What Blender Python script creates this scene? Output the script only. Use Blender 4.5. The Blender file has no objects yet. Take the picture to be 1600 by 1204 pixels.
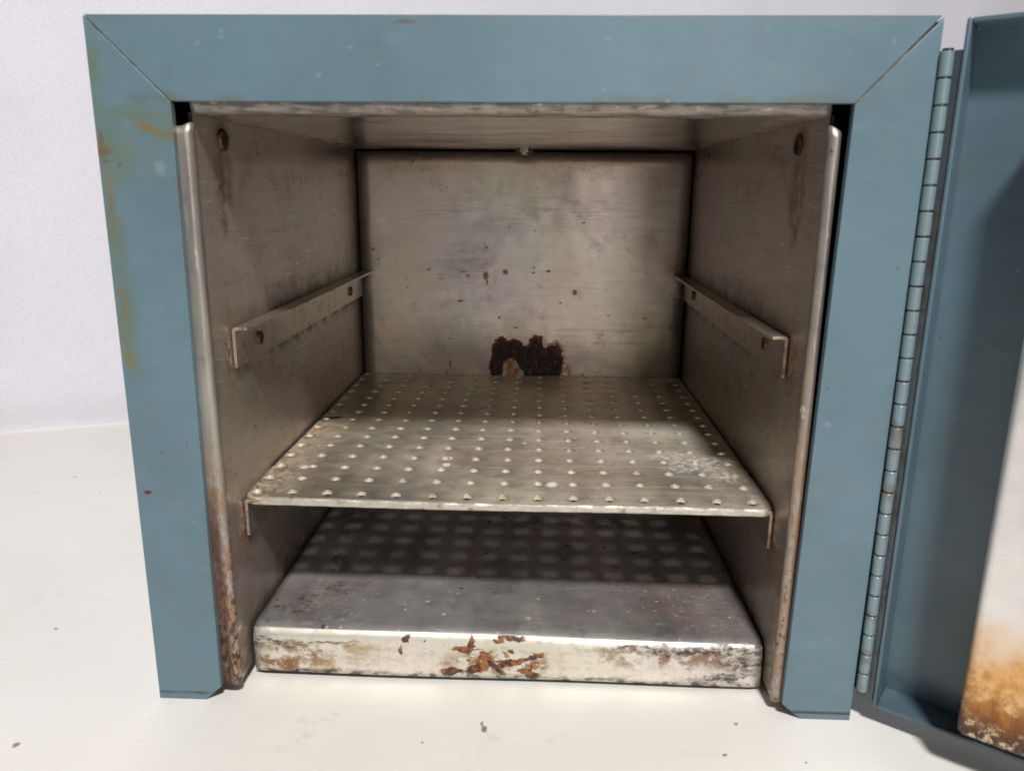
import bpy, bmesh, math, random
from mathutils import Vector, Matrix
random.seed(7)
S = 0.34                      # metres per unit of cabinet width
scene = bpy.context.scene

# ------------------------------------------------------------------ camera
F_PX, IMG_W, IMG_H = 1213.157, 1600.0, 1204.0
RX, RY, RZ = -0.2470, -0.0085, 0.0371
CAM = Vector((0.5491, -0.9751, 0.7293))
def _rot():
    a, b, c = RX, RY, RZ
    Rx = Matrix(((1,0,0),(0,math.cos(a),-math.sin(a)),(0,math.sin(a),math.cos(a))))
    Ry = Matrix(((math.cos(b),0,math.sin(b)),(0,1,0),(-math.sin(b),0,math.cos(b))))
    Rz = Matrix(((math.cos(c),-math.sin(c),0),(math.sin(c),math.cos(c),0),(0,0,1)))
    return Rz @ Rx @ Ry
R_CAM = _rot()
cd = bpy.data.cameras.new('camera'); cam = bpy.data.objects.new('camera', cd)
scene.collection.objects.link(cam); scene.camera = cam
cd.sensor_width = 36.0; cd.lens = 36.0 * F_PX / IMG_W
cd.clip_start = 0.01; cd.clip_end = 50
right, fwd, up = R_CAM @ Vector((1,0,0)), R_CAM @ Vector((0,1,0)), R_CAM @ Vector((0,0,1))
M = Matrix((( right.x, up.x, -fwd.x, CAM.x*S), (right.y, up.y, -fwd.y, CAM.y*S), (right.z, up.z, -fwd.z, CAM.z*S), (0,0,0,1)))
cam.matrix_world = M
cd.dof.use_dof = True; cd.dof.focus_distance = 1.50*S; cd.dof.aperture_fstop = 15.0

def ray(u, v): return R_CAM @ Vector(((u-800)/F_PX, 1, -(v-602)/F_PX))
def at(u, v, ax, val):
    """point on the plane <axis> = val that was measured at a photo position"""
    d = ray(u, v); t = (val - CAM[ax]) / d[ax]; return CAM + d*t

# ------------------------------------------------------------------ world, lamp, exposure
w = bpy.data.worlds.new("World"); scene.world = w; w.use_nodes = True
bg = w.node_tree.nodes['Background']; bg.inputs['Color'].default_value = (0.93, 0.95, 1.0, 1); bg.inputs['Strength'].default_value = 0.05
LIGHT = Vector((1.24, -3.38, 4.74))
ld = bpy.data.lights.new('softbox_lamp', 'AREA'); ld.shape = 'RECTANGLE'; ld.size = 0.64*S; ld.size_y = 0.44*S; ld.energy = 38.0; ld.color = (1.0, 0.972, 0.94)
lo = bpy.data.objects.new('softbox_lamp', ld); scene.collection.objects.link(lo)
lo.location = LIGHT*S
# unseen strip lamp added far behind the camera, to brighten the oven's interior
wd = bpy.data.lights.new('front_fill_light', 'AREA'); wd.shape = 'RECTANGLE'; wd.size = 0.8*S; wd.size_y = 2.6*S; wd.energy = 5.4; wd.color = (1.0, 0.975, 0.95)
wo = bpy.data.objects.new('front_fill_light', wd); scene.collection.objects.link(wo); wo.location = Vector((2.0, -6.5, 1.75))*S
wo.rotation_euler = (Vector((0.5, 0.4, 0.45)) - Vector((2.0, -6.5, 1.75))).to_track_quat('-Z', 'Y').to_euler()
lo.rotation_euler = (Vector((0.5, 0.2, 0.4)) - LIGHT).to_track_quat('-Z', 'Y').to_euler()
scene.view_settings.view_transform = 'Standard'; scene.view_settings.look = 'None'
scene.view_settings.exposure = 0.0; scene.view_settings.gamma = 1.0
scene.render.engine = 'CYCLES'
scene.cycles.max_bounces = 10; scene.cycles.glossy_bounces = 6; scene.cycles.diffuse_bounces = 5
scene.cycles.blur_glossy = 0.12; scene.cycles.caustics_reflective = True
scene.render.resolution_x = 1024; scene.render.resolution_y = 770

# ------------------------------------------------------------------ node helpers
def lin(r, g, b):
    f = lambda c: (c/255/12.92 if c/255 <= .04045 else ((c/255+.055)/1.055)**2.4)
    return (f(r), f(g), f(b), 1)
class G:
    def __init__(s, name):
        s.m = bpy.data.materials.new(name); s.m.use_nodes = True
        s.nt = s.m.node_tree; s.n = s.nt.nodes; s.l = s.nt.links
        s.b = s.n['Principled BSDF']
        geo = s.n.new('ShaderNodeNewGeometry')
        v = s.n.new('ShaderNodeVectorMath'); v.operation = 'SCALE'; v.inputs['Scale'].default_value = 1/S
        s.l.new(geo.outputs['Position'], v.inputs[0]); s.pos = v.outputs[0]
        sp = s.n.new('ShaderNodeSeparateXYZ'); s.l.new(s.pos, sp.inputs[0]); s.x, s.y, s.z = sp.outputs
    def put(s, sock, v):
        if isinstance(v, bpy.types.NodeSocket): s.l.new(v, sock)
        elif v is not None: sock.default_value = v
    def math(s, op, a, b=None, clamp=False):
        n = s.n.new('ShaderNodeMath'); n.operation = op; n.use_clamp = clamp; s.put(n.inputs[0], a); s.put(n.inputs[1], b); return n.outputs[0]
    def add(s, a, b): return s.math('ADD', a, b)
    def mul(s, a, b): return s.math('MULTIPLY', a, b)
    def inv(s, a): return s.math('SUBTRACT', 1.0, a)
    def mx(s, *a):
        r = a[0]
        for q in a[1:]: r = s.math('MAXIMUM', r, q)
        return r
    def uv(s, a, b, c=0.0):
        n = s.n.new('ShaderNodeCombineXYZ'); s.put(n.inputs[0], a); s.put(n.inputs[1], b); s.put(n.inputs[2], c); return n.outputs[0]
    def sc(s, vec, v3):
        n = s.n.new('ShaderNodeVectorMath'); n.operation = 'MULTIPLY'; s.put(n.inputs[0], vec); n.inputs[1].default_value = v3; return n.outputs[0]
    def noise(s, vec, scale, detail=3, rough=.5, color=False, dist=0.0):
        n = s.n.new('ShaderNodeTexNoise'); s.put(n.inputs['Vector'], vec); n.inputs['Scale'].default_value = scale
        n.inputs['Detail'].default_value = detail; n.inputs['Roughness'].default_value = rough; n.inputs['Distortion'].default_value = dist
        return n.outputs['Color'] if color else n.outputs['Fac']
    def warp(s, vec, scale, amp, detail=3):
        c = s.noise(vec, scale, detail, .6, True)
        a = s.n.new('ShaderNodeVectorMath'); a.operation = 'SUBTRACT'; s.l.new(c, a.inputs[0]); a.inputs[1].default_value = (.5,.5,.5)
        b = s.n.new('ShaderNodeVectorMath'); b.operation = 'SCALE'; s.l.new(a.outputs[0], b.inputs[0]); b.inputs['Scale'].default_value = amp
        d = s.n.new('ShaderNodeVectorMath'); d.operation = 'ADD'; s.l.new(vec, d.inputs[0]); s.l.new(b.outputs[0], d.inputs[1]); return d.outputs[0]
    def step(s, x, lo, hi):
        n = s.n.new('ShaderNodeMapRange'); n.interpolation_type = 'SMOOTHSTEP'; s.put(n.inputs['Value'], x)
        if lo <= hi: n.inputs['From Min'].default_value = lo; n.inputs['From Max'].default_value = hi
        else:
            n.inputs['From Min'].default_value = hi; n.inputs['From Max'].default_value = lo
            n.inputs['To Min'].default_value = 1; n.inputs['To Max'].default_value = 0
        return n.outputs['Result']
    def blob(s, vec, cx, cy, rx, ry, ang=0, soft=.3):
        n = s.n.new('ShaderNodeMapping'); n.vector_type = 'TEXTURE'; s.put(n.inputs['Vector'], vec)
        n.inputs['Location'].default_value = (cx, cy, 0); n.inputs['Rotation'].default_value = (0,0,ang); n.inputs['Scale'].default_value = (rx, ry, 1)
        q = s.n.new('ShaderNodeVectorMath'); q.operation = 'LENGTH'; s.l.new(n.outputs[0], q.inputs[0])
        return s.step(q.outputs['Value'], 1+soft, 1-soft)
    def blobs(s, vec, lst, soft=.3): return s.mx(*[s.blob(vec, *b, soft=soft) if len(b) < 6 else s.blob(vec, *b[:5], soft=b[5]) for b in lst])
    def spots(s, vec, scale, size, keep):
        """scattered small round spots: one per cell, a share <keep> of the cells"""
        n = s.n.new('ShaderNodeTexVoronoi'); s.put(n.inputs['Vector'], vec); n.inputs['Scale'].default_value = scale
        sp = s.n.new('ShaderNodeSeparateColor'); s.l.new(n.outputs['Color'], sp.inputs[0])
        k = s.step(sp.outputs[0], keep, keep-.01)
        sz = s.mul(sp.outputs[1], size)
        d = s.math('SUBTRACT', n.outputs['Distance'], sz)
        return s.mul(s.step(d, .05, -.03), k)
    def mix(s, f, a, b, mode='MIX'):
        n = s.n.new('ShaderNodeMix'); n.data_type = 'RGBA'; n.blend_type = mode
        s.put(n.inputs[0], f); s.put(n.inputs[6], a); s.put(n.inputs[7], b); return n.outputs[2]
    def mixf(s, f, a, b):
        n = s.n.new('ShaderNodeMix'); s.put(n.inputs[0], f); s.put(n.inputs[2], a); s.put(n.inputs[3], b); return n.outputs[0]
    def bump(s, h, strength, dist, prev=None):
        n = s.n.new('ShaderNodeBump'); s.put(n.inputs['Height'], h); n.inputs['Strength'].default_value = strength; n.inputs['Distance'].default_value = dist*S
        if prev is not None: s.l.new(prev, n.inputs['Normal'])
        return n.outputs[0]
    def out(s, color=None, rough=None, metal=None, normal=None, **kw):
        s.put(s.b.inputs['Base Color'], color); s.put(s.b.inputs['Roughness'], rough); s.put(s.b.inputs['Metallic'], metal); s.put(s.b.inputs['Normal'], normal)
        for k, v in kw.items(): s.put(s.b.inputs[k.replace('_', ' ')], v)
        return s.m

RUST_D = lin(52, 20, 12); RUST = lin(120, 62, 28); RUST_L = lin(178, 118, 58); AMBER = lin(196, 138, 60); CHAR = lin(24, 17, 15); CREAM = lin(226, 214, 188)

def steel(name, plane, base, base2, along=0, rough=.34, stains=None, speck=.10, METAL=.62, aniso=0.0):
    """used stainless sheet: brushed grain along one axis, heat tints, pits; stains(g, uv, warped) -> list of (mask, colour)"""
    g = G(name)
    a, b = {'xz': (g.x, g.z), 'yz': (g.y, g.z), 'xy': (g.x, g.y)}[plane]
    uv = g.uv(a, b, 0.0)
    st = (3, 160, 1) if along == 0 else (160, 3, 1)
    brush = g.noise(g.sc(uv, st), 6, 4, .6)
    st2 = (2, 40, 1) if along == 0 else (40, 2, 1)
    streak = g.noise(g.sc(uv, st2), 2.2, 3, .6)
    big = g.noise(uv, 3.1, 4, .55)
    tint = g.noise(uv, 5.3, 2, .5, True)
    c = g.mix(g.step(big, .32, .68), base, base2)
    c = g.mix(.11, c, tint, 'OVERLAY')
    c = g.mix(g.mul(g.step(streak, .5, .8), .35), c, tuple(q*.62 for q in base[:3])+(1,))
    c = g.mix(g.mul(g.step(brush, .35, .75), .22), c, (.8, .76, .70, 1))
    wv = g.warp(uv, 70, .012)
    pits = g.spots(wv, 34, .13, speck)
    blot = g.step(g.noise(uv, 17, 6, .75), .52, .68); c = g.mix(g.mul(blot, .5), c, tuple(q*.55 for q in base[:3])+(1,))
    scr = g.mul(g.step(g.noise(g.sc(g.warp(uv, 5, .06), (14, 260, 1) if along == 0 else (260, 14, 1)), 1.0, 1), .70, .74), .5); c = g.mix(scr, c, (.78, .74, .70, 1))
    pits2 = g.spots(wv, 95, .13, speck*1.2)
    c = g.mix(g.mul(g.mx(pits, pits2), .75), c, lin(58, 36, 24))
    metal = METAL; rr = g.mixf(g.step(big, .3, .7), rough-.05, rough+.08)
    rr = g.mixf(g.step(streak, .45, .8), rr, rough+.12)
    m = None
    if stains:
        for mask, col, *opt in stains(g, uv, wv):
            c = g.mix(mask, c, col)
            if not opt: m = mask if m is None else g.mx(m, mask)
    if m is not None:
        metal = g.mixf(m, METAL, .05); rr = g.mixf(m, rr, .62)
    h = g.noise(uv, 9, 2)
    nrm = g.bump(h, .35, .010)
    nrm = g.bump(brush, .12, .0006, nrm)
    if aniso:
        g.b.inputs['Anisotropic'].default_value = aniso; tn = g.n.new('ShaderNodeCombineXYZ'); tn.inputs[1].default_value = 1.0
        g.l.new(tn.outputs[0], g.b.inputs['Tangent'])
    return g.out(c, rr, metal, nrm)

# ------------------------------------------------------------------ measured sizes (units of cabinet width)
XL, XR, YB, ZT, ZS, YW = .1136, .8913, .8747, .8168, .2894, .012
H = .9253; YSF = .079
ZTRAY_L, ZTRAY_R = .086, .0785

# ------------------------------------------------------------------ materials
def grp(pts, ax, val, i, j):
    r = []
    for (u, v, rad, *o) in pts:
        p = at(u, v, ax, val); r.append((p[i], p[j], rad, (o[0] if o else rad), (o[1] if len(o) > 1 else 0)))
    return r

def back_stains(g, uv, wv):
    def q(u, v): p = at(u, v, 1, YB); return p.x, p.z
    k = 1/655.0
    B = lambda u, v, rx, ry, a=0: (*q(u, v), rx*k, ry*k, a)
    ww = g.warp(g.warp(uv, 40, .012, 3), 150, .004, 3)
    soft_b = g.blobs(ww, [B(784, 548, 16, 22), B(777, 570, 12, 24), B(802, 546, 22, 17), B(820, 558, 18, 24, -.5), B(840, 560, 22, 38), B(863, 566, 18, 30), B(838, 580, 32, 18)], .45)
    hb = g.noise(uv, 110, 5, .75); hc = g.noise(g.sc(uv, (1, .45, 1)), 75, 4, .7)
    body = g.blobs(ww, [B(784, 546, 14, 18), B(777, 570, 11, 22), B(802, 544, 20, 15), B(818, 556, 15, 22, -.5), B(838, 560, 19, 34), B(838, 532, 7, 9), B(778, 532, 5, 9), B(861, 566, 14, 26), B(832, 580, 26, 16)], .12)
    cut = g.blobs(g.warp(uv, 60, .012), [B(798, 576, 13, 17), B(806, 586, 13, 16, .3), B(820, 532, 6, 9, .4), B(852, 534, 5, 10)], .16)
    body = g.mul(g.step(g.add(g.mul(soft_b, .9), g.mul(g.add(hb, -.5), 2.0)), .44, .62), g.inv(cut))
    scr = g.noise(g.sc(uv, (150, 30, 1)), 1.5, 2)
    lite = g.mul(body, g.step(scr, .62, .66))
    halo = g.blobs(ww, [B(868, 568, 14, 28), B(880, 580, 12, 14), B(800, 575, 14, 20), B(772, 575, 7, 18), B(869, 541, 8, 10)], .5)
    hn = g.noise(uv, 60, 4, .7)
    spots = g.blobs(g.warp(uv, 90, .012), [B(t[0], t[1], t[2]*.72, t[3]*.72) for t in [(583, 389, 4, 3), (591, 404, 3, 3), (621, 404, 1.5, 1.5), (637, 434, 2, 1.5), (670, 420, 4, 2.5), (724, 424, 9, 2), (731, 430, 3, 4), (760, 387, 3.5, 3), (761, 440, 3, 5), (759, 430, 6, 9), (789, 425, 6, 5), (720, 469, 7, 2.5), (688, 435, 1.8, 1.8), (898, 456, 4.5, 5), (876, 472, 2.6, 2.6), (886, 478, 1.4, 1.4), (834, 427, 3, 2), (857, 424, 5, 2), (636, 448, 2.6, 2), (704, 568, 2, 9), (1060, 241, 4, 3), (806, 512, 4, 2), (928, 480, 1.5, 1.5), (647, 474, 2, 1.5), (780, 496, 2, 2), (912, 348, 4, 2), (667, 248, 10, 3), (645, 252, 5, 2), (839, 294, 1, 3)]], .35)
    lowrust = g.mul(g.step(uvz(g), ZS+.035, ZS), g.step(g.noise(uv, 45, 4, .7), .56, .68))
    edge = g.mx(g.step(g.x, XL+.014, XL), g.step(g.x, XR-.014, XR))
    edge = g.mul(edge, g.step(g.noise(uv, 20, 3), .35, .7))
    upper = g.mul(g.blobs(g.warp(uv, 12, .08), [B(665, 252, 60, 18), B(905, 262, 60, 16), B(760, 430, 20, 60)], .6), g.step(hn, .5, .65))
    band = g.mul(g.blob(g.warp(uv, 8, .05), *B(830, 330, 240, 26), soft=.6), g.step(g.noise(g.sc(uv, (4, 60, 1)), 3, 4, .7), .48, .62))
    tnt = g.blob(g.warp(uv, 6, .12), *B(730, 400, 150, 130), soft=.7); wrm = g.mx(g.step(g.z, .70, .80), g.mul(g.step(g.noise(uv, 6, 4, .6), .45, .65), .8))
    return [(g.mul(tnt, .35), (.50, .49, .52, 1), 1), (g.mul(wrm, .35), (.50, .39, .30, 1), 1), (g.mul(band, .25), lin(88, 84, 98), 1), (g.mul(upper, .45), RUST_L, 1), (g.mul(halo, g.step(hn, .34, .6)), lin(150, 96, 44)), (g.mul(spots, .85), lin(132, 80, 38)), (g.mul(lowrust, .7), lin(80, 48, 26)),
            (g.mul(edge, .35), lin(90, 72, 58), 1), (g.mul(g.step(g.add(soft_b, g.mul(g.add(hn, -.5), 1.4)), .45, .62), g.inv(g.mul(cut, .8))), lin(128, 62, 26)), (body, g.mix(g.step(g.add(g.mul(soft_b, -.45), hc), .04, .22), lin(13, 6, 6), lin(92, 28, 10))), (g.mul(lite, .35), lin(150, 130, 110))]
def uvz(g): return g.z

BW1, BW2 = (.49, .43, .39, 1), (.61, .54, .475, 1)
M_back = steel('back_panel_steel', 'xz', BW1, BW2, 0, .31, back_stains, .16, .72)

def side_stains(side):
    X = XL if side < 0 else XR
    def f(g, uv, wv):
        def q(u, v): p = at(u, v, 0, X); return p.y, p.z
        w2 = g.warp(uv, 30, .03, 4); n = g.noise(uv, 24, 4, .65); nf = g.noise(uv, 80, 3, .7)
        yr, zr, zl = .0855, .539, .281
        # burnt dirt that sits along the rail top and foot
        top = g.mul(g.step(g.z, zr+.065, zr-.01), g.step(g.z, zr-.012, zr))
        top = g.mul(top, g.step(g.y, .10, .30))
        foot = g.mul(g.step(g.math('ABSOLUTE', g.add(g.z, -(.4809))), .028, .0), g.step(g.y, .04, .12))
        foot2 = g.mul(g.step(g.math('ABSOLUTE', g.add(g.z, -(.226))), .035, .0), g.step(g.y, .04, .10))
        front = g.mul(g.blobs(w2, [(yr-.01, .50, .022, .07, 0), (yr-.005, .24, .025, .06, 0)], .6), .9)
        sc_ = (345, 218) if side < 0 else (1250, 227)
        sy, sz = q(*sc_)
        ring = g.blobs(g.warp(uv, 40, .02), [(sy, sz, .030, .028, 0), (sy-.005, sz-.06, .03, .05, 0), (sy-.012, sz-.10, .014, .03, .2)], .6)
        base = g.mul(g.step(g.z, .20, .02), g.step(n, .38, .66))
        frontrust = g.mul(g.mul(g.step(g.y, .07, .012), g.step(g.z, .48, .18)), g.step(n, .42, .6))
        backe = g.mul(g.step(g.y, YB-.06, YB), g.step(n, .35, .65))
        return [(g.mul(g.mul(top, g.step(g.add(g.mul(n, .6), g.mul(nf, .4)), .38, .62)), .62), lin(58, 48, 42)), (g.mul(g.mul(foot, g.step(n, .4, .6)), .8), lin(64, 44, 30)), (g.mul(g.mul(foot2, g.step(n, .4, .6)), .8), lin(70, 44, 26)),
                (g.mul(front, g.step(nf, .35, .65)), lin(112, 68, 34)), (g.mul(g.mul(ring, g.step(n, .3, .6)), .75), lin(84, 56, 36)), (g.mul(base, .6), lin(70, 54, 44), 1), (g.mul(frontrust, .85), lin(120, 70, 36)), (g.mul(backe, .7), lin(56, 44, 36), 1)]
    return f
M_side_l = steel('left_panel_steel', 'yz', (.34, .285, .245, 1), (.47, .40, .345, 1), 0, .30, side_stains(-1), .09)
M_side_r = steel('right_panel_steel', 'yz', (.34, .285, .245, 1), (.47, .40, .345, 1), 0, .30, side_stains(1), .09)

def ceil_stains(g, uv, wv):
    s1 = g.noise(g.sc(uv, (7, 60, 1)), 2.6, 4, .75, dist=.6)
    a = g.mul(g.step(s1, .56, .64), g.step(g.y, .35, .75))
    side = g.mul(g.mx(g.step(g.x, XL+.10, XL), g.step(g.x, XR-.10, XR)), g.step(g.noise(uv, 14, 4, .7), .42, .62))
    gap = g.mul(g.step(g.y, YB-.012, YB), .5)
    return [(g.mul(a, .6), lin(96, 70, 52)), (g.mul(side, .6), lin(110, 76, 46)), (gap, lin(60, 46, 36), 1)]
M_ceil = steel('top_panel_steel', 'xy', (.42, .36, .31, 1), (.54, .465, .40, 1), 0, .16, ceil_stains, .05, .8)

def lip_stains_glints(g, uv, wv):
    n = g.noise(g.sc(g.uv(g.x, g.z), (1, 3, 1)), 40, 4, .7)
    top = g.step(g.z, ZT+.004, ZT+.008)
    return [(g.mul(g.step(n, .52, .6), .5), lin(82, 66, 54)), (g.mul(g.mul(g.step(n, .42, .34), top), .7), CREAM)]  # brown stains, plus cream specks painting the highlights along the upper edge
M_lip = steel('top_lip_steel', 'xz', (.22, .20, .18, 1), (.28, .25, .22, 1), 0, .35, lip_stains_glints, .02)

def hem_mat(name, side):
    def f(g, uv, wv):
        n = g.noise(g.sc(uv, (3, 1, 1)), 26, 4, .7); n2 = g.noise(g.sc(uv, (2.5, 1, 1)), 70, 3, .7)
        if side < 0:
            a = g.mul(g.step(g.z, .42, .30), g.step(n, .44, .54)); d = g.mul(g.step(g.z, .36, .05), g.step(n2, .47, .57))
            out = g.mul(g.step(g.x, XL-.002, XL-.012), g.step(g.z, .40, .26))
            return [(g.mul(a, .8), lin(150, 112, 76)), (g.mul(out, .8), lin(74, 38, 22)), (g.mul(d, .9), lin(60, 28, 17)), (g.mul(g.step(n, .36, .30), .4), CREAM)]
        a = g.mul(g.step(g.z, .56, .36), g.step(n, .40, .52)); out = g.mul(g.step(g.x, XR+.004, XR+.012), g.step(g.z, .6, .3))
        return [(g.mul(a, .8), lin(158, 130, 100)), (g.mul(out, .7), lin(86, 44, 26)), (g.mul(g.mul(g.step(n2, .56, .62), g.step(g.z, .5, .1)), .8), lin(96, 44, 24)), (g.mul(g.step(n, .36, .30), .5), CREAM)]
    return steel(name, 'xz', (.34, .31, .285, 1), (.45, .41, .375, 1), 1, .40, f, .02, .8)
M_hem_l, M_hem_r = hem_mat('left_hem_steel', -1), hem_mat('right_hem_steel', 1)

def shelf_stains(g, uv, wv):
    def q(u, v): p = at(u, v, 2, ZS); return p.x, p.y
    n = g.noise(uv, 30, 4, .7); nf = g.noise(uv, 90, 4, .75)
    w2 = g.warp(uv, 25, .05, 4)
    white = g.mul(g.blobs(w2, [(*q(1085, 725), .055, .030, .4), (*q(1140, 745), .030, .020, .3), (*q(1060, 715), .05, .02, 0)], .6), g.step(nf, .44, .60))
    blue = g.blobs(w2, [(*q(1075, 735), .035, .03, .3)], .7)
    wspot = g.blobs(g.warp(uv, 80, .01), [(*q(862, 757), .008, .010, 0), (*q(700, 715), .008, .008, 0), (*q(697, 725), .006, .008, 0), (*q(476, 730), .010, .007, 0), (*q(820, 692), .004, .004, 0)], .4)
    brown = g.mul(g.blobs(w2, [(*q(815, 712), .03, .04, 0), (*q(1025, 690), .022, .02, 0), (*q(935, 685), .02, .02, 0), (*q(868, 720), .02, .03, 0), (*q(560, 733), .05, .03, 0), (*q(850, 600), .06, .05, 0), (*q(930, 745), .05, .03, 0)], .7), g.step(n, .38, .6))
    lft = g.mul(g.mul(g.step(g.x, XL+.11, XL), g.step(nf, .42, .55)), g.blob(uv, .13, .28, .2, .24, soft=.4))
    blk = g.blobs(g.warp(uv, 60, .02), [(*q(508, 653), .035, .012, .35)], .3)
    scum = g.step(g.noise(g.sc(uv, (1.4, .8, 1)), 12, 5, .7), .5, .64)
    line = g.mul(g.blob(g.warp(uv, 50, .004), .45, .352, .3, .0022, soft=.5), .35)
    return [(g.mul(scum, .3), lin(140, 118, 84), 1), (g.mul(brown, .55), lin(128, 88, 44)), (g.mul(blue, .35), lin(150, 155, 172), 1), (g.mul(white, .85), lin(205, 200, 192)), (g.mul(wspot, .9), lin(235, 232, 226)), (g.mul(lft, .7), lin(188, 160, 116)), (g.mul(g.mul(lft, g.step(n, .5, .6)), .8), lin(70, 46, 32)), (blk, lin(40, 30, 24)), (line, lin(70, 60, 50))]
M_shelf = steel('shelf_aluminium', 'xy', (.43, .385, .315, 1), (.55, .495, .41, 1), 0, .42, shelf_stains, .05, .85, .75)
def rim_mat():
    g = G('burnished_hole_edge'); n = g.noise(g.pos, 120, 3); v = g.noise(g.pos, 22, 1)
    c = g.mix(g.step(n, .35, .7), (.88, .82, .70, 1), (.74, .66, .52, 1)); c = g.mix(g.mul(g.step(v, .60, .70), .6), c, (.56, .38, .22, 1))
    return g.out(c, .42, .55, g.bump(n, .4, .002))
M_rim = rim_mat()
def ring_mat():
    g = G('dark_hole_ring'); n = g.noise(g.pos, 60, 3, .7)  # mottled dark ring paints in the shaded arc round each hole
    return g.out(g.mix(g.step(n, .38, .62), (.10, .075, .055, 1), (.36, .33, .28, 1)), .45, .5)
M_ring = ring_mat()
def shelflip_mat():
    g = G('shelf_lip_worn'); n = g.noise(g.sc(g.pos, (1, 1, 3)), 60, 4, .7)
    c = g.mix(g.step(n, .3, .7), (.66, .62, .54, 1), (.50, .45, .37, 1)); c = g.mix(g.mul(g.step(g.noise(g.pos, 35, 3), .6, .68), .6), c, lin(130, 90, 50))
    return g.out(c, .46, .6, g.bump(n, .5, .003))
M_slip = shelflip_mat()

YT = .0601
def tray_top(g, uv, wv):
    def q(u, v): p = at(u, v, 2, .081); return p.x, p.y
    n = g.noise(uv, 26, 4, .7); nf = g.noise(uv, 85, 4, .75); w2 = g.warp(uv, 22, .06, 4)
    smear = g.mul(g.blobs(w2, [(*q(500, 935), .09, .03, .75), (*q(470, 950), .06, .03, .4)], .7), g.step(n, .34, .6))
    rr = g.mul(g.blobs(w2, [(*q(1050, 945), .09, .04, 0), (*q(1100, 960), .07, .05, -.4), (*q(1050, 915), .10, .04, 0)], .6), g.step(n, .36, .58))
    whit = g.mul(g.blobs(w2, [(*q(1070, 940), .03, .06, 0), (*q(1110, 930), .04, .02, 0), (*q(1110, 975), .07, .014, 0), (*q(1030, 975), .02, .01, 0), (*q(510, 960), .05, .02, .3), (*q(545, 967), .04, .015, 0), (*q(1035, 885), .03, .02, 0)], .6), g.step(nf, .48, .68))
    flecks = g.mul(g.mul(g.spots(g.warp(uv, 60, .03), 62, .22, .34), g.step(n, .44, .56)), g.step(g.y, .45, .2))
    flk2 = g.spots(g.warp(uv, 90, .01), 100, .26, .20)
    dark = g.mul(g.blobs(w2, [(*q(560, 800), .03, .05, 0), (*q(548, 830), .025, .05, 0), (*q(530, 880), .02, .05, .4), (*q(900, 815), .2, .03, 0)], .5), g.step(n, .44, .56))
    pit = g.spots(g.warp(uv, 50, .03), 40, .22, .14)
    dk = g.step(g.y, .17, .26)
    blob_b = g.step(g.noise(g.sc(uv, (1, .7, 1)), 7, 3, .6), .42, .66)
    return [(g.mul(blob_b, .5), lin(92, 88, 94), 1), (g.mul(rr, .5), lin(112, 84, 58)), (g.mul(g.mul(rr, g.step(nf, .56, .64)), .7), lin(64, 36, 22)), (g.mul(smear, .6), lin(92, 70, 54)), (g.mul(g.mul(smear, g.step(nf, .5, .6)), .8), lin(44, 26, 18)), (g.mul(whit, .5), lin(200, 194, 186)),
            (g.mul(flecks, .75), lin(205, 200, 194)), (g.mul(flk2, .6), lin(190, 182, 170)), (g.mul(dark, .55), lin(40, 32, 28)), (g.mul(pit, .8), lin(34, 26, 22))]
M_tray = steel('tray_top_steel', 'xy', (.29, .28, .285, 1), (.40, .375, .36, 1), 0, .33, tray_top, .03, .42)
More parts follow.
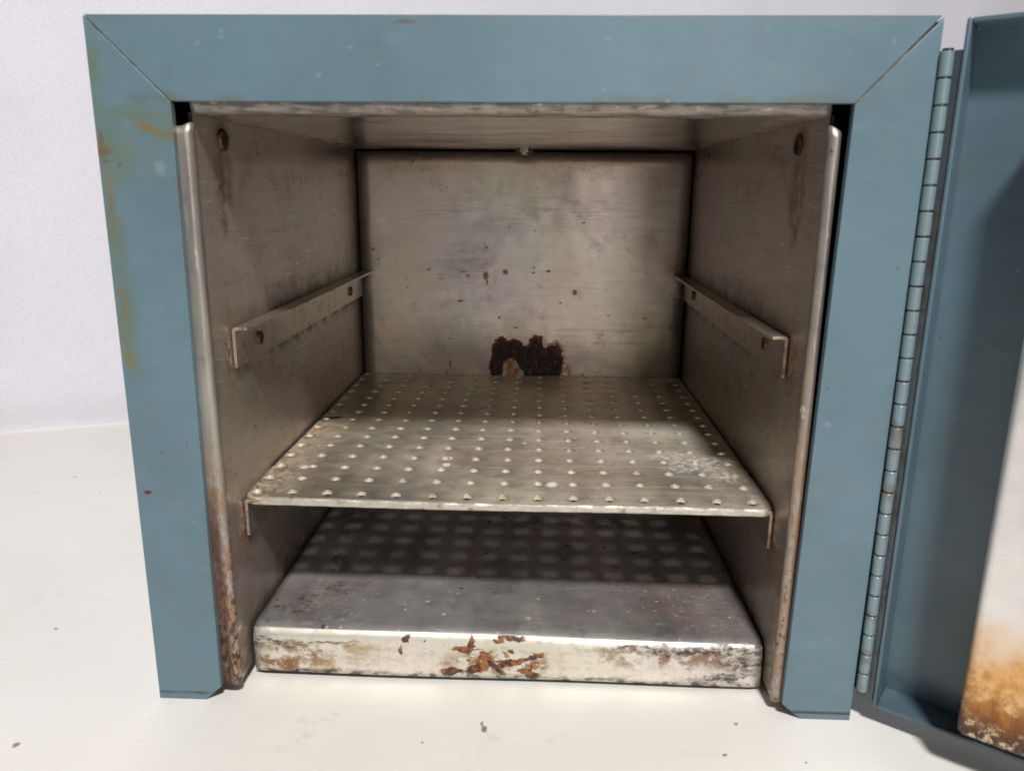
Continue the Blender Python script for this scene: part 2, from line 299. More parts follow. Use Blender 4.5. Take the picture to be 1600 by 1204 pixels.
def tray_front(g, uv, wv):
    def q(u, v): p = at(u, v, 1, YT); return p.x, p.z
    k = 1/1010.0
    B = lambda u, v, rx, ry, a=0: (*q(u, v), rx*k, ry*k, a)
    n = g.noise(uv, 30, 5, .7); nf = g.noise(g.sc(uv, (1, 2, 1)), 60, 5, .75); w2 = g.warp(g.warp(uv, 16, .05, 4), 70, .014)
    wf = g.warp(g.warp(uv, 30, .03, 3), 110, .01)
    drips = g.blobs(wf, [B(633, 1000, 5, 7), B(630, 1016, 3, 6), B(664, 1003, 2, 2), B(800, 999, 22, 4), B(835, 997, 10, 3), B(780, 1003, 8, 4), B(795, 1017, 5, 4), B(735, 1010, 4, 14), B(727, 1012, 16, 3), B(705, 1049, 14, 4), B(745, 1045, 20, 7, .3), B(770, 1040, 22, 5, -.7), B(800, 1038, 28, 5, .2), B(824, 1052, 20, 5), B(830, 1028, 14, 5, .5), B(843, 1022, 12, 4, .2), B(760, 1030, 16, 3, .8)], .22)
    reg = g.blobs(g.warp(uv, 14, .05), [B(775, 1036, 75, 20), B(735, 1015, 30, 10)], .25)
    nz = g.math('ABSOLUTE', g.add(g.noise(g.warp(g.sc(uv, (1, 1.5, 1)), 20, .03, 3), 24, 2, .5), -.5))
    net = g.mul(reg, g.step(nz, .055, .035)); netd = g.mul(reg, g.step(nz, .022, .010))
    lite = g.mul(drips, g.step(g.noise(uv, 75, 3, .6), .47, .56))
    amber = g.mul(g.blobs(w2, [B(765, 1035, 60, 20), B(820, 1035, 40, 18), B(430, 1030, 45, 18), B(500, 1020, 60, 10), B(1050, 1030, 110, 16)], .6), g.step(n, .44, .58))
    yel = g.mul(g.blobs(w2, [B(500, 1010, 90, 8), B(470, 1030, 90, 14)], .6), g.step(n, .4, .6))
    bandr = g.mul(g.blobs(w2, [B(1080, 1020, 120, 8), B(1150, 1018, 60, 9), B(1165, 1040, 45, 14), B(1000, 1015, 50, 4), B(1130, 1058, 60, 7, .1)], .6), g.step(nf, .34, .60))
    lefts = g.mul(g.blobs(w2, [B(410, 1000, 18, 14), B(440, 1005, 50, 5), B(470, 1046, 60, 4), B(520, 1048, 20, 5), B(500, 1005, 70, 2)], .6), g.step(nf, .36, .62))
    edge = g.mul(g.step(g.z, .020, .010), g.step(g.noise(g.sc(uv, (1, 2, 1)), 45, 4), .48, .58))
    return [(g.mul(g.step(nf, .50, .66), .45), lin(176, 156, 122)), (g.mul(g.step(n, .54, .66), .4), lin(196, 176, 132)), (g.mul(yel, .85), lin(166, 132, 74)), (g.mul(amber, .85), lin(126, 84, 50)), (g.mul(lefts, .9), lin(44, 30, 25)), (g.mul(bandr, .92), g.mix(g.step(n, .42, .6), lin(24, 15, 13), lin(70, 42, 28))), (g.mul(net, .85), lin(162, 108, 50)), (g.mul(netd, .9), lin(60, 24, 14)), (g.mul(drips, .95), lin(62, 22, 15)), (g.mul(lite, .85), lin(158, 100, 44)), (g.mul(edge, .8), lin(40, 30, 26))]
M_tfront = steel('tray_front_steel', 'xz', (.80, .76, .68, 1), (.72, .67, .58, 1), 0, .42, tray_front, .03)
# the front flange is dulled by limescale: half metal, half crust
for n_ in [M_tfront]:
    pass

def simple_steel(name, col, rough, dirt=lin(90, 62, 40), amt=.4, plane=None):
    g = G(name); n = g.noise(g.pos, 30, 5, .7); f = g.noise(g.pos, 120, 3)
    c = g.mix(g.mul(g.step(n, .48, .62), amt), col, dirt)
    return g.out(c, g.mixf(n, rough-.06, rough+.12), .9, g.bump(f, .2, .002))
M_rail = simple_steel('rail_steel', (.56, .50, .43, 1), .36, lin(112, 90, 68), .28)
M_railedge = simple_steel('rail_edge_steel', (.72, .60, .46, 1), .36, lin(160, 96, 50), .8)
M_screw = simple_steel('rusty_screw', (.15, .09, .06, 1), .5, lin(30, 16, 10), .9)
M_dark = simple_steel('dark_cavity', (.03, .028, .026, 1), .8)
M_nut = simple_steel('dull_brass', (.42, .35, .27, 1), .38, lin(60, 40, 26), .5)
M_pin = simple_steel('hinge_pin_steel', (.16, .14, .12, 1), .35, lin(60, 40, 30), .7)
M_leaf = simple_steel('hinge_leaf_steel', (.12, .145, .16, 1), .5, lin(84, 66, 50), .6)

def paint(name, base=(.122, .200, .246, 1), stains=None, plane='xz', rough=.36):
    g = G(name); a, b = {'xz': (g.x, g.z), 'yz': (g.y, g.z)}[plane]; uv = g.uv(a, b)
    big = g.noise(uv, 4, 4, .6); fine = g.noise(g.pos, 260, 2)
    c = g.mix(g.mul(g.step(big, .35, .7), .8), base, tuple(q*.80 for q in base[:3])+(1,)); c = g.mix(g.mul(g.step(g.noise(g.sc(uv, (1, 3, 1)), 9, 5, .75), .5, .72), .25), c, tuple(q*1.35 for q in base[:3])+(1,))  # paler streaks paint a soft uneven sheen into the blue
    c = g.mix(g.mul(g.step(g.noise(uv, 18, 4, .7), .5, .75), .22), c, lin(118, 128, 112))
    wv = g.warp(uv, 60, .01)
    chip = g.spots(wv, 26, .09, .05)
    rsp = g.spots(g.warp(uv, 50, .02), 17, .07, .08)
    scr = g.mul(g.spots(g.warp(g.sc(uv, (1, .55, 1)), 40, .02), 19, .05, .03), .5)
    c = g.mix(g.mul(chip, .3), c, lin(185, 200, 206)); c = g.mix(g.mul(scr, .5), c, lin(170, 190, 198)); c = g.mix(g.mul(rsp, .7), c, lin(92, 62, 44))
    rr = g.mixf(big, rough-.05, rough+.12)
    if stains:
        for mask, col in stains(g, uv, wv): c = g.mix(mask, c, col)
    nrm = g.bump(g.noise(uv, 14, 2), .25, .006); nrm = g.bump(fine, .12, .0008, nrm)
    return g.out(c, rr, 0.0, nrm, Specular_IOR_Level=.5)
def frame_st(g, uv, wv):
    def q(u, v): p = at(u, v, 1, 0); return p.x, p.z
    k = 1/1240.0
    B = lambda u, v, rx, ry, a=0: (*q(u, v), rx*k, ry*k, a)
    w2 = g.warp(g.warp(uv, 9, .05, 4), 45, .018); n = g.noise(uv, 14, 4, .65)
    olive = g.mul(g.blobs(w2, [B(165, 210, 24, 60, .08), B(185, 250, 60, 40), B(168, 330, 17, 110, .08), B(190, 470, 17, 90, .1), B(215, 195, 55, 22, -.3), B(200, 540, 14, 50, .1), B(150, 120, 14, 60, .1)], .6), g.step(n, .30, .62))
    yel = g.mul(g.blobs(w2, [B(190, 480, 6, 32, .1), B(206, 560, 6, 22), B(155, 235, 10, 10), B(235, 205, 30, 4, -.4), B(175, 300, 6, 60, .08), B(262, 212, 14, 5)], .5), g.step(g.noise(uv, 40, 3), .36, .56))
    rust = g.blobs(g.warp(uv, 60, .012), [B(162, 236, 10, 7), B(157, 215, 4, 14), B(186, 258, 5, 4, .5), B(166, 250, 6, 3), B(1402, 418, 2.5, 3), B(1293, 606, 2, 2.6), B(1395, 619, 2, 3), B(633, 33, 18, 3), B(285, 712, 1.2, 7), B(252, 707, 2, 3), B(293, 690, 1.3, 7), B(1311, 1, 3, 3)], .4)
    redm = g.blob(g.warp(uv, 80, .003), *B(231, 769, 6.5, 3.6), soft=.25)
    inner = g.mul(g.step(g.math('ABSOLUTE', g.add(g.z, -(.8322))), .010, .0), g.step(n, .44, .62))
    topg = g.mul(g.step(g.z, .905, .925), g.step(g.noise(g.sc(uv, (1, 4, 1)), 7, 4, .7), .42, .6))
    iedge = g.mul(g.step(g.math('ABSOLUTE', g.add(g.x, -.097)), .010, 0), g.step(n, .42, .6))
    foot = g.mul(g.step(g.math('ABSOLUTE', g.add(g.z, -.011)), .0035, .001), g.step(g.noise(g.sc(uv, (.3, 1, 1)), 30, 2), .34, .5))
    whs = g.blobs(g.warp(uv, 90, .006), [B(304, 815, 9, 1.6, -.4), B(308, 67, 4, 2, .6), B(345, 58, 4, 3), B(497, 118, 5, 3, .5), B(547, 75, 5, 3), B(590, 101, 3, 2), B(250, 262, 8, 11), B(345, 48, 3, 3), B(950, 60, 4, 2), B(1200, 46, 3, 2), B(1292, 662, 6, 5)], .5)
    return [(g.mul(olive, .80), lin(98, 112, 92)), (g.mul(yel, .75), lin(122, 104, 56)), (g.mul(rust, .55), lin(104, 72, 50)), (redm, lin(92, 44, 38)), (g.mul(inner, .5), lin(96, 98, 78)), (g.mul(topg, .45), lin(108, 122, 122)), (g.mul(iedge, .4), lin(100, 96, 78)), (g.mul(foot, .85), lin(58, 52, 42)), (g.mul(whs, .18), lin(160, 184, 194))]
M_frame = paint('blue_frame_paint', stains=frame_st)
M_blue = paint('blue_shell_paint')
def door_st(g, uv, wv):
    n = g.noise(g.pos, 10, 4, .65)
    low = g.mul(g.step(g.z, .10, .03), g.step(n, .40, .6))
    sp = g.spots(g.warp(g.pos, 40, .02), 45, .14, .12)
    return [(g.mul(g.step(n, .52, .7), .35), lin(84, 84, 72)), (g.mul(low, .7), lin(52, 48, 38)), (g.mul(sp, .5), lin(44, 46, 42))]
M_door = paint('blue_door_paint', base=(.088, .145, .182, 1), stains=door_st, rough=.32)
def knuckle_mat():
    g = G('worn_blue_knuckle'); n = g.noise(g.pos, 60, 4, .7)
    c = g.mix(g.mul(g.step(n, .58, .68), .6), (.20, .28, .31, 1), lin(132, 130, 122)); c = g.mix(g.mul(g.step(g.noise(g.pos, 22, 3), .6, .7), .6), c, lin(110, 92, 72))
    return g.out(c, .36, .2, g.bump(n, .3, .002))
M_kn = knuckle_mat()
def seam_mat():
    g = G('mitre_weld'); n = g.noise(g.pos, 40, 4, .7)
    c = g.mix(g.step(n, .4, .6), lin(104, 108, 98), lin(84, 80, 68)); c = g.mix(g.step(g.noise(g.pos, 18, 2), .60, .66), c, lin(132, 136, 126))
    return g.out(c, .4, .3, g.bump(n, .8, .006))
M_seam = seam_mat()
def plug_mat():
    g = G('door_liner_aluminium'); n = g.noise(g.pos, 9, 5, .6); n2 = g.noise(g.pos, 30, 5, .75); f = g.noise(g.pos, 100, 4, .7)
    zz = g.add(g.z, g.mul(g.add(n, -.5), .14)); z2 = g.add(g.z, g.mul(g.add(n2, -.5), .09))
    c = g.mix(g.step(n, .35, .65), (.74, .72, .715, 1), (.82, .79, .77, 1))
    am = g.step(zz, .27, .17); c = g.mix(g.mul(am, .85), c, lin(220, 170, 92)); 
    st3 = g.noise(g.sc(g.pos, (1, 1, .25)), 40, 4, .7); c = g.mix(g.mul(g.step(zz, .23, .14), g.step(n2, .36, .60)), c, g.mix(g.step(st3, .4, .62), lin(204, 142, 44), lin(150, 88, 28)))
    c = g.mix(g.mul(g.step(g.z, .16, .06), g.mul(g.step(n, .44, .58), .8)), c, lin(120, 68, 28))
    c = g.mix(g.mul(g.step(z2, .15, .09), g.step(n2, .38, .54)), c, lin(96, 50, 28))
    c = g.mix(g.mul(g.step(z2, .115, .075), .85), c, lin(58, 34, 28))
    c = g.mix(g.mul(g.step(z2, .12, .07), g.step(f, .53, .60)), c, lin(206, 190, 150))
    c = g.mix(g.mul(g.spots(g.warp(g.pos, 40, .02), 12, .16, .22), g.step(zz, .30, .2)), c, lin(104, 60, 26))
    st = g.step(zz, .20, .13)
    return g.out(c, g.mixf(st, .38, .5), g.mixf(st, .6, .12), g.bump(n2, g_str := .3, .004))
M_plug = plug_mat()
def table_mat():
    g = G('white_tabletop'); uv = g.uv(g.x, g.y); n = g.noise(uv, 2.2, 5, .6)
    c = g.mix(g.mul(g.step(n, .4, .7), .6), lin(243, 240, 235), lin(235, 231, 224))
    gr = g.noise(g.sc(uv, (1, 9, 1)), 5, 5, .7); c = g.mix(g.mul(g.step(gr, .54, .72), .10), c, lin(196, 188, 172))
    c = g.mix(g.mul(g.spots(g.warp(uv, 30, .03), 9, .05, .22), .8), c, lin(96, 80, 66))
    c = g.mix(g.mul(g.spots(g.warp(uv, 30, .03), 21, .05, .07), .6), c, lin(120, 104, 86))
    sm = g.mul(g.step(g.noise(uv, 6, 4, .7), .58, .68), g.step(g.noise(uv, 40, 4, .7), .5, .62)); c = g.mix(g.mul(sm, .16), c, lin(168, 152, 124))
    def q(u, v): p = at(u, v, 2, 0); return p.x, p.y
    bits = g.blobs(g.warp(uv, 70, .014), [(*q(757, 1138), .0035, .008, .3), (*q(754, 1130), .002, .004, 0), (*q(157, 768), .0018, .002, 0), (*q(88, 982), .004, .003, 0), (*q(1150, 1130), .003, .002, 0), (*q(25, 1163), .004, .005, 0), (*q(660, 1160), .002, .002, 0), (*q(1135, 1180), .003, .003, 0), (*q(1260, 1190), .002, .002, 0)], .4)
    c = g.mix(g.mul(bits, .8), c, lin(92, 76, 66))
    return g.out(c, .48, 0.0, g.bump(g.noise(uv, 60, 3), .1, .002))
M_table = table_mat()
def cloth_mat():
    g = G('white_backdrop_cloth')
    wv = g.noise(g.sc(g.pos, (1, 1, .7)), 330, 2, .6); big = g.noise(g.pos, 2.5, 3)
    c = g.mix(g.step(wv, .36, .64), lin(226, 225, 235), lin(240, 238, 246)); c = g.mix(g.mul(g.step(big, .4, .7), .3), c, lin(212, 211, 220))
    return g.out(c, .8, 0.0, g.bump(wv, .35, .002))
M_cloth = cloth_mat()

# ------------------------------------------------------------------ mesh helpers
def root(name, loc, label, cat):
    o = bpy.data.objects.new(name, None); scene.collection.objects.link(o); o.location = Vector(loc)*S
    o['label'] = label; o['category'] = cat; o['_org'] = list(loc); o.empty_display_size = .02; return o
def org(o): return Vector(o['_org'])
def obj(name, bm, mats, parent=None, bevel=0, seg=2, smooth=True, angle=35, origin=None):
    me = bpy.data.meshes.new(name)
    bmesh.ops.recalc_face_normals(bm, faces=bm.faces[:])
    p = origin if origin is not None else (org(parent) if parent is not None else Vector((0,0,0)))
    for v in bm.verts: v.co = (v.co - p)*S
    bm.to_mesh(me); bm.free()
    for m in (mats if isinstance(mats, list) else [mats]): me.materials.append(m)
    o = bpy.data.objects.new(name, me); scene.collection.objects.link(o)
    o['_org'] = list(p)
    if parent is not None:
        o.parent = parent; o.location = (p - org(parent))*S
    else: o.location = p*S
    if smooth:
        me.polygons.foreach_set('use_smooth', [True]*len(me.polygons))
        try: me.set_sharp_from_angle(angle=math.radians(angle))
        except Exception: pass
    if bevel:
        md = o.modifiers.new('bevel', 'BEVEL'); md.width = bevel*S; md.segments = seg; md.limit_method = 'ANGLE'; md.angle_limit = math.radians(35); md.harden_normals = False
    return o
def box(bm, a, b, mat=0):
    vs = [bm.verts.new((x, y, z)) for x in (a[0], b[0]) for y in (a[1], b[1]) for z in (a[2], b[2])]
    for f in ((0,1,3,2), (4,6,7,5), (0,4,5,1), (2,3,7,6), (0,2,6,4), (1,5,7,3)):
        q = bm.faces.new([vs[i] for i in f]); q.material_index = mat
    return vs
def prism(bm, pts, y0, y1):
    """polygon in x,z extruded along y"""
    a = [bm.verts.new((x, y0, z)) for x, z in pts]; b = [bm.verts.new((x, y1, z)) for x, z in pts]
    bm.faces.new(a); bm.faces.new(b[::-1]); n = len(pts)
    for i in range(n): bm.faces.new((a[i], a[(i+1) % n], b[(i+1) % n], b[i]))
def sheet(bm, prof, axis, t0, t1, thick, n=1, jit=None, mat=0):
    """a sheet-metal profile (open polyline in two axes) given thickness and swept along the third axis"""
    P = [Vector(p) for p in prof]; off = []
    for i, p in enumerate(P):
        d = Vector((0, 0))
        if i > 0: d += (P[i]-P[i-1]).normalized()
        if i < len(P)-1: d += (P[i+1]-P[i]).normalized()
        d.normalize(); off.append(p + Vector((-d.y, d.x))*thick)
    loop = P + off[::-1]; rows = []
    for k in range(n+1):
        t = t0 + (t1-t0)*k/n; r = []
        for q in loop:
            c = {'x': (t, q.x, q.y), 'y': (q.x, t, q.y), 'z': (q.x, q.y, t)}[axis]
            v = bm.verts.new(c)
            if jit: v.co += jit(v.co)
            r.append(v)
        rows.append(r)
    m = len(loop)
    for k in range(n):
        for i in range(m): bm.faces.new((rows[k][i], rows[k][(i+1) % m], rows[k+1][(i+1) % m], rows[k+1][i])).material_index = mat
    for r in (rows[0], rows[-1]):
        for i in range(len(P)-1): bm.faces.new((r[i], r[i+1], r[m-2-i], r[m-1-i])).material_index = mat
def arc(cx, cy, r, a0, a1, n=6): return [(cx + r*math.cos(math.radians(a0+(a1-a0)*i/n)), cy + r*math.sin(math.radians(a0+(a1-a0)*i/n))) for i in range(n+1)]
def cyl(bm, c, r, h, axis, n=20, r2=None, dome=0):
    ax = Vector(axis).normalized(); q = ax.to_track_quat('Z', 'Y'); r2 = r if r2 is None else r2
    rings = [(r, 0), (r, h*.55), (r2*.93, h*.85), (r2*.7, h)] if dome else [(r, 0), (r2, h)]
    prev = None; first = None
    for rr, hh in rings:
        ring = [bm.verts.new(Vector(c) + q @ Vector((rr*math.cos(2*math.pi*i/n), rr*math.sin(2*math.pi*i/n), hh))) for i in range(n)]
        if prev:
            for i in range(n): bm.faces.new((prev[i], prev[(i+1) % n], ring[(i+1) % n], ring[i]))
        else: first = ring
        prev = ring
    bm.faces.new(prev); bm.faces.new(first[::-1])

# ------------------------------------------------------------------ setting: tabletop and backdrop
bm = bmesh.new()
A0, B0 = Vector((-1.0922, 1.2212)), Vector((-.7668, 1.3576)); dv = (B0-A0).normalized()
wl_, wr_ = A0 - dv*2.2, A0 + dv*4.6
vs = [bm.verts.new(p) for p in ((wl_.x, -3.2, 0), (wr_.x, -3.2, 0), (wr_.x, wr_.y, 0), (wl_.x, wl_.y, 0))]
vb = [bm.verts.new((v.co.x, v.co.y, -.06)) for v in vs]
bm.faces.new(vs); bm.faces.new(vb[::-1])
for i in range(4): bm.faces.new((vs[i], vs[(i+1) % 4], vb[(i+1) % 4], vb[i]))
t = obj('tabletop', bm, M_table, smooth=False); t['kind'] = 'structure'
bm = bmesh.new(); nb = Vector((-dv.y, dv.x)); rows = []
N = 90
for k in range(N+1):
    p = wl_ + dv*(6.8*k/N) - nb*0.004 + nb*(.004*math.sin(k*.9)*math.sin(k*.23))
    rows.append([bm.verts.new((p.x, p.y, z)) for z in (-.05,)] + [bm.verts.new((p.x-nb.x*o, p.y-nb.y*o, z)) for z, o in ((0, 0), (.03, .012), (.07, .030), (.12, .044), (.20, .050), (3.6, .052))] + [bm.verts.new((p.x+nb.x*.02, p.y+nb.y*.02, z)) for z in (3.6, -.05)])
for k in range(N):
    for i in range(9): bm.faces.new((rows[k][i], rows[k][(i+1) % 9], rows[k+1][(i+1) % 9], rows[k+1][i]))
bm.faces.new(rows[0]); bm.faces.new(rows[-1])
t = obj('backdrop', bm, M_cloth); t['kind'] = 'structure'

# ------------------------------------------------------------------ the cabinet
cab = root('lab_oven', (0.5, 0.45, 0), 'open pale blue metal laboratory oven with stained steel lining and its hinged door swung wide', 'oven')
def xz(u, v, y=0): p = at(u, v, 1, y); return (p.x, max(p.z, 0.0))
TLo, TRo, BLo, BRo = xz(128, 22), xz(1477, 24), xz(250, 1090), xz(1327, 1127)
BLo = (BLo[0], 0); BRo = (BRo[0], 0)
TLi, TRi, BLi, BRi = xz(266, 158), xz(1336, 162), xz(345, 1073), xz(1222, 1100)
BLc, BRc = (xz(322, 1090)[0], 0), (xz(1250, 1123)[0], 0)
gp = .0009
bm = bmesh.new(); prism(bm, [(TLo[0]+gp*1.2, TLo[1]), (TRo[0]-gp*2.6, TRo[1]), (TRi[0]-gp*.3, TRi[1]), (TLi[0]+gp*.8, TLi[1])], 0, .011); obj('top_rail', bm, M_frame, cab, .0010, 3)
bm = bmesh.new(); prism(bm, [(TLo[0], TLo[1]-gp*1.2), (TLi[0], TLi[1]-gp), BLi, BLc, BLo], 0, .011); obj('side_stile', bm, M_frame, cab, .0010, 3)
bm = bmesh.new(); prism(bm, [(TRo[0], TRo[1]-gp*2.6), BRo, BRc, BRi, (TRi[0], TRi[1]-gp*.8)], 0, .011); obj('side_stile', bm, M_frame, cab, .0010, 3)
# weld showing in the two mitres
def seam(a, b, w0, w1, ya, yb_):
    bm = bmesh.new(); n = 26; a, b = Vector(a), Vector(b); d = (b-a).normalized(); nn = Vector((-d.y, d.x)); rr = []
    for i in range(n+1):
        t = i/n; c = a + (b-a)*t; ww = (w0+(w1-w0)*t)*(1+.25*math.sin(i*2.3)); dy = ya + (yb_-ya)*min(1, t*2) + .0002*math.sin(i*1.7)
        rr.append([bm.verts.new((c.x-nn.x*ww, dy+.0003, c.y-nn.y*ww)), bm.verts.new((c.x, dy, c.y)), bm.verts.new((c.x+nn.x*ww, dy+.0003, c.y+nn.y*ww))])
    for i in range(n):
        for k in range(2): bm.faces.new((rr[i][k], rr[i][k+1], rr[i+1][k+1], rr[i+1][k]))
    obj('mitre_seam', bm, M_seam, cab)
seam((TLo[0]+.004, TLo[1]-.006), TLi, .0036, .0034, .0004, .0004)
seam((TRo[0]-.008, TRo[1]-.010), TRi, .0050, .0040, .0045, .0002)
# outer shell
bm = bmesh.new(); box(bm, (.0, .0115, .9118), (1.0, 1.0, H-.002)); obj('shell_top', bm, M_blue, cab, .003)
bm = bmesh.new(); box(bm, (.0006, .0115, .0), (.006, 1.0, .9115)); obj('shell_side', bm, M_blue, cab, .001)
bm = bmesh.new(); box(bm, (.994, .0115, .0), (1.0, 1.0, .9115)); obj('shell_side', bm, M_blue, cab, .001)
bm = bmesh.new(); box(bm, (.0065, .993, .0), (.9935, .9995, .9115)); obj('shell_back', bm, M_blue, cab, .001)
# dark boards added behind the lining so that its gaps stay black
bm = bmesh.new()
box(bm, (.012, .03, .004), (XL-.030, .985, .90)); box(bm, (XR+.030, .03, .004), (.988, .985, .90)); box(bm, (XL-.028, YB+.02, .004), (XR+.028, .985, .90)); box(bm, (XL-.028, .03, ZT+.035), (XR+.028, YB+.018, .90))
obj('dark_gap_boards', bm, M_dark, cab)

# lining: side panels with rolled front hem
def bulge(amp, ax, y0, y1, z0, z1):
    def f(c):
        v = Vector((0,0,0)); v[ax] = amp*math.sin(c.y*9+1)*math.sin(c.z*7+.5)*.5; return v
    return f
def side_panel(sgn):
    X = XL if sgn < 0 else XR
    r = .0085; bm = bmesh.new()
    # wall sheet as a grid so that it can be a little wavy
    ny, nz = 24, 24; z0, z1 = .019, ZT+.0015; g = []
    for i in range(ny+1):
        yy = YW + r + (YB-.002-YW-r)*i/ny; row = []
        for k in range(nz+1):
            zz = z0 + (z1-z0)*k/nz; e = (4*(i/ny)*(1-i/ny))*(4*(k/nz)*(1-k/nz))
            row.append(bm.verts.new((X - sgn*.0018*e*math.sin(yy*8+zz*5+sgn), yy, zz)))
        g.append(row)
    for i in range(ny):
        for k in range(nz): bm.faces.new((g[i][k], g[i+1][k], g[i+1][k+1], g[i][k+1]))
    g2 = [[bm.verts.new((v.co.x + sgn*.0045, v.co.y, v.co.z)) for v in row] for row in g]
    for i in range(ny):
        for k in range(nz): bm.faces.new((g2[i][k], g2[i][k+1], g2[i+1][k+1], g2[i+1][k]))
    for k in range(nz): bm.faces.new((g[ny][k], g[ny][k+1], g2[ny][k+1], g2[ny][k]))
    for i in range(ny):
        bm.faces.new((g[i][nz], g[i+1][nz], g2[i+1][nz], g2[i][nz])); bm.faces.new((g[i][0], g[i+1][0], g2[i+1][0], g2[i][0]))
    w = obj('side_panel', bm, M_side_l if sgn < 0 else M_side_r, cab)
    # the hem: quarter bend, short flange, turned back; its ends are rounded off
    bm = bmesh.new(); ext = .024 if sgn < 0 else .0115
    prof = [(X, YW+r)] + [(X + sgn*r*(1-math.cos(a)), YW + r*(1-math.sin(a))) for a in [math.radians(q) for q in range(9, 91, 9)]]
    prof += [(X + sgn*(r+ext*.35), YW), (X + sgn*(r+ext-r), YW+.0005)] if ext > r*1.6 else []
    lx = prof[-1][0]
    prof += [(lx + sgn*.004*math.sin(a), YW + .004*(1-math.cos(a)) + .0005) for a in [math.radians(q) for q in (25, 50, 75, 90)]]
    n = 60; rows = []; zb, zt_ = .0165, ZT-.010
    lean = lambda z: sgn*.004*(0 if z > .1 else (1-z/.1)**2)
    for k in range(n+1):
        z = zb + (zt_-zb)*k/n; rr = []
        for j, (px, py) in enumerate(prof):
            f = j/(len(prof)-1); drop = .012*f*f*max(0, (z-(zt_-.03))/.03) ; rise = .010*f*f*max(0, (.03-z)/.03)
            wob = .0003*math.sin(z*40+j)*f
            rr.append(bm.verts.new((px, py+wob, z-drop+rise)))
        rows.append(rr)
    for k in range(n):
        for j in range(len(prof)-1): bm.faces.new((rows[k][j], rows[k][j+1], rows[k+1][j+1], rows[k+1][j]))
    h = obj('front_hem', bm, M_hem_l if sgn < 0 else M_hem_r, w, angle=80)
    md = h.modifiers.new('solid', 'SOLIDIFY'); md.thickness = .003*S; md.offset = 0 
    return w
side_panel(-1); side_panel(1)
# top panel
bm = bmesh.new(); nx, ny = 30, 20; x0, x1 = XL-.0012, XR+.0012; g = []
for i in range(nx+1):
    row = []
    for k in range(ny+1):
        xx = x0+(x1-x0)*i/nx; yy = .022+(YB-.024)*k/ny; e = (4*(i/nx)*(1-i/nx))*(4*(k/ny)*(1-k/ny))
        row.append(bm.verts.new((xx, yy, ZT - .001*e*math.sin(xx*9+yy*6))))
    g.append(row)
for i in range(nx):
    for k in range(ny): bm.faces.new((g[i][k], g[i+1][k], g[i+1][k+1], g[i][k+1]))
tp = obj('top_panel', bm, M_ceil, cab); md = tp.modifiers.new('solid', 'SOLIDIFY'); md.thickness = .004*S; md.offset = 1
bm = bmesh.new(); r = .011; prof = [(.022+.0, ZT)] + [(.022 - r*math.sin(a), ZT + r*(1-math.cos(a))) for a in [math.radians(q) for q in range(10, 91, 10)]] + [(.011, ZT+.02)]
rows = []; n = 120
for k in range(n+1):
    f = k/n; x = x0 + .004 + (x1-x0-.008)*f
    rows.append([bm.verts.new((x + (.010 if k == 0 else -.010 if k == n else 0)*(j/9)**2*0, y+.0007*math.sin(x*95+j)*math.sin(x*41), z + .0006*math.sin(x*70))) for j, (y, z) in enumerate(prof)])
for k in range(n):
    for j in range(len(prof)-1): bm.faces.new((rows[k][j], rows[k][j+1], rows[k+1][j+1], rows[k+1][j]))
lp = obj('front_lip', bm, M_lip, tp, angle=80); md = lp.modifiers.new('solid', 'SOLIDIFY'); md.thickness = .003*S; md.offset = 0
# back panel
bm = bmesh.new(); nx = nz = 26; x0, x1, z0, z1 = XL+.0045, XR-.0045, .006, ZT-.0045; g = []
for i in range(nx+1):
    row = []
    for k in range(nz+1):
        xx = x0+(x1-x0)*i/nx; zz = z0+(z1-z0)*k/nz; e = (4*(i/nx)*(1-i/nx))*(4*(k/nz)*(1-k/nz))
        edge = .003 if (i in (0, nx) or k in (0, nz)) else 0
        row.append(bm.verts.new((xx, YB + edge + .0016*e*math.sin(xx*7+zz*6), zz)))
    g.append(row)
for i in range(nx):
    for k in range(nz): bm.faces.new((g[i][k], g[i+1][k], g[i+1][k+1], g[i][k+1]))
bp = obj('back_panel', bm, M_back, cab); md = bp.modifiers.new('solid', 'SOLIDIFY'); md.thickness = .004*S; md.offset = 0
# screws
def screw(p, nrm, r, parent, slot=.6, name='screw'):
    bm = bmesh.new(); cyl(bm, p, r, r*.42, nrm, 20, dome=1); s = obj(name, bm, M_screw, parent, origin=Vector(p))
    n = Vector(nrm).normalized(); t = n.cross(Vector((0,0,1))).normalized(); u = n.cross(t); d = (t*math.cos(slot)+u*math.sin(slot)); e = n.cross(d)
    bm = bmesh.new(); c = Vector(p) + n*r*.43; pts = [c + d*a*r*.72 + e*b*r*.12 + n*h for h in (-.0006, .0003) for a, b in ((-1,-1), (1,-1), (1,1), (-1,1))]
    v = [bm.verts.new(q) for q in pts]
    for f in ((0,1,2,3), (4,5,6,7), (0,1,5,4), (1,2,6,5), (2,3,7,6), (3,0,4,7)): bm.faces.new([v[i] for i in f])
    obj('slot', bm, M_dark, s, smooth=False)
pl, pr = at(346, 219, 0, XL), at(1250, 227, 0, XR)
screw((XL, pl.y, pl.z), (1,0,0), .0145, cab, .4); screw((XR, pr.y, pr.z), (-1,0,0), .0135, cab, 1.2)
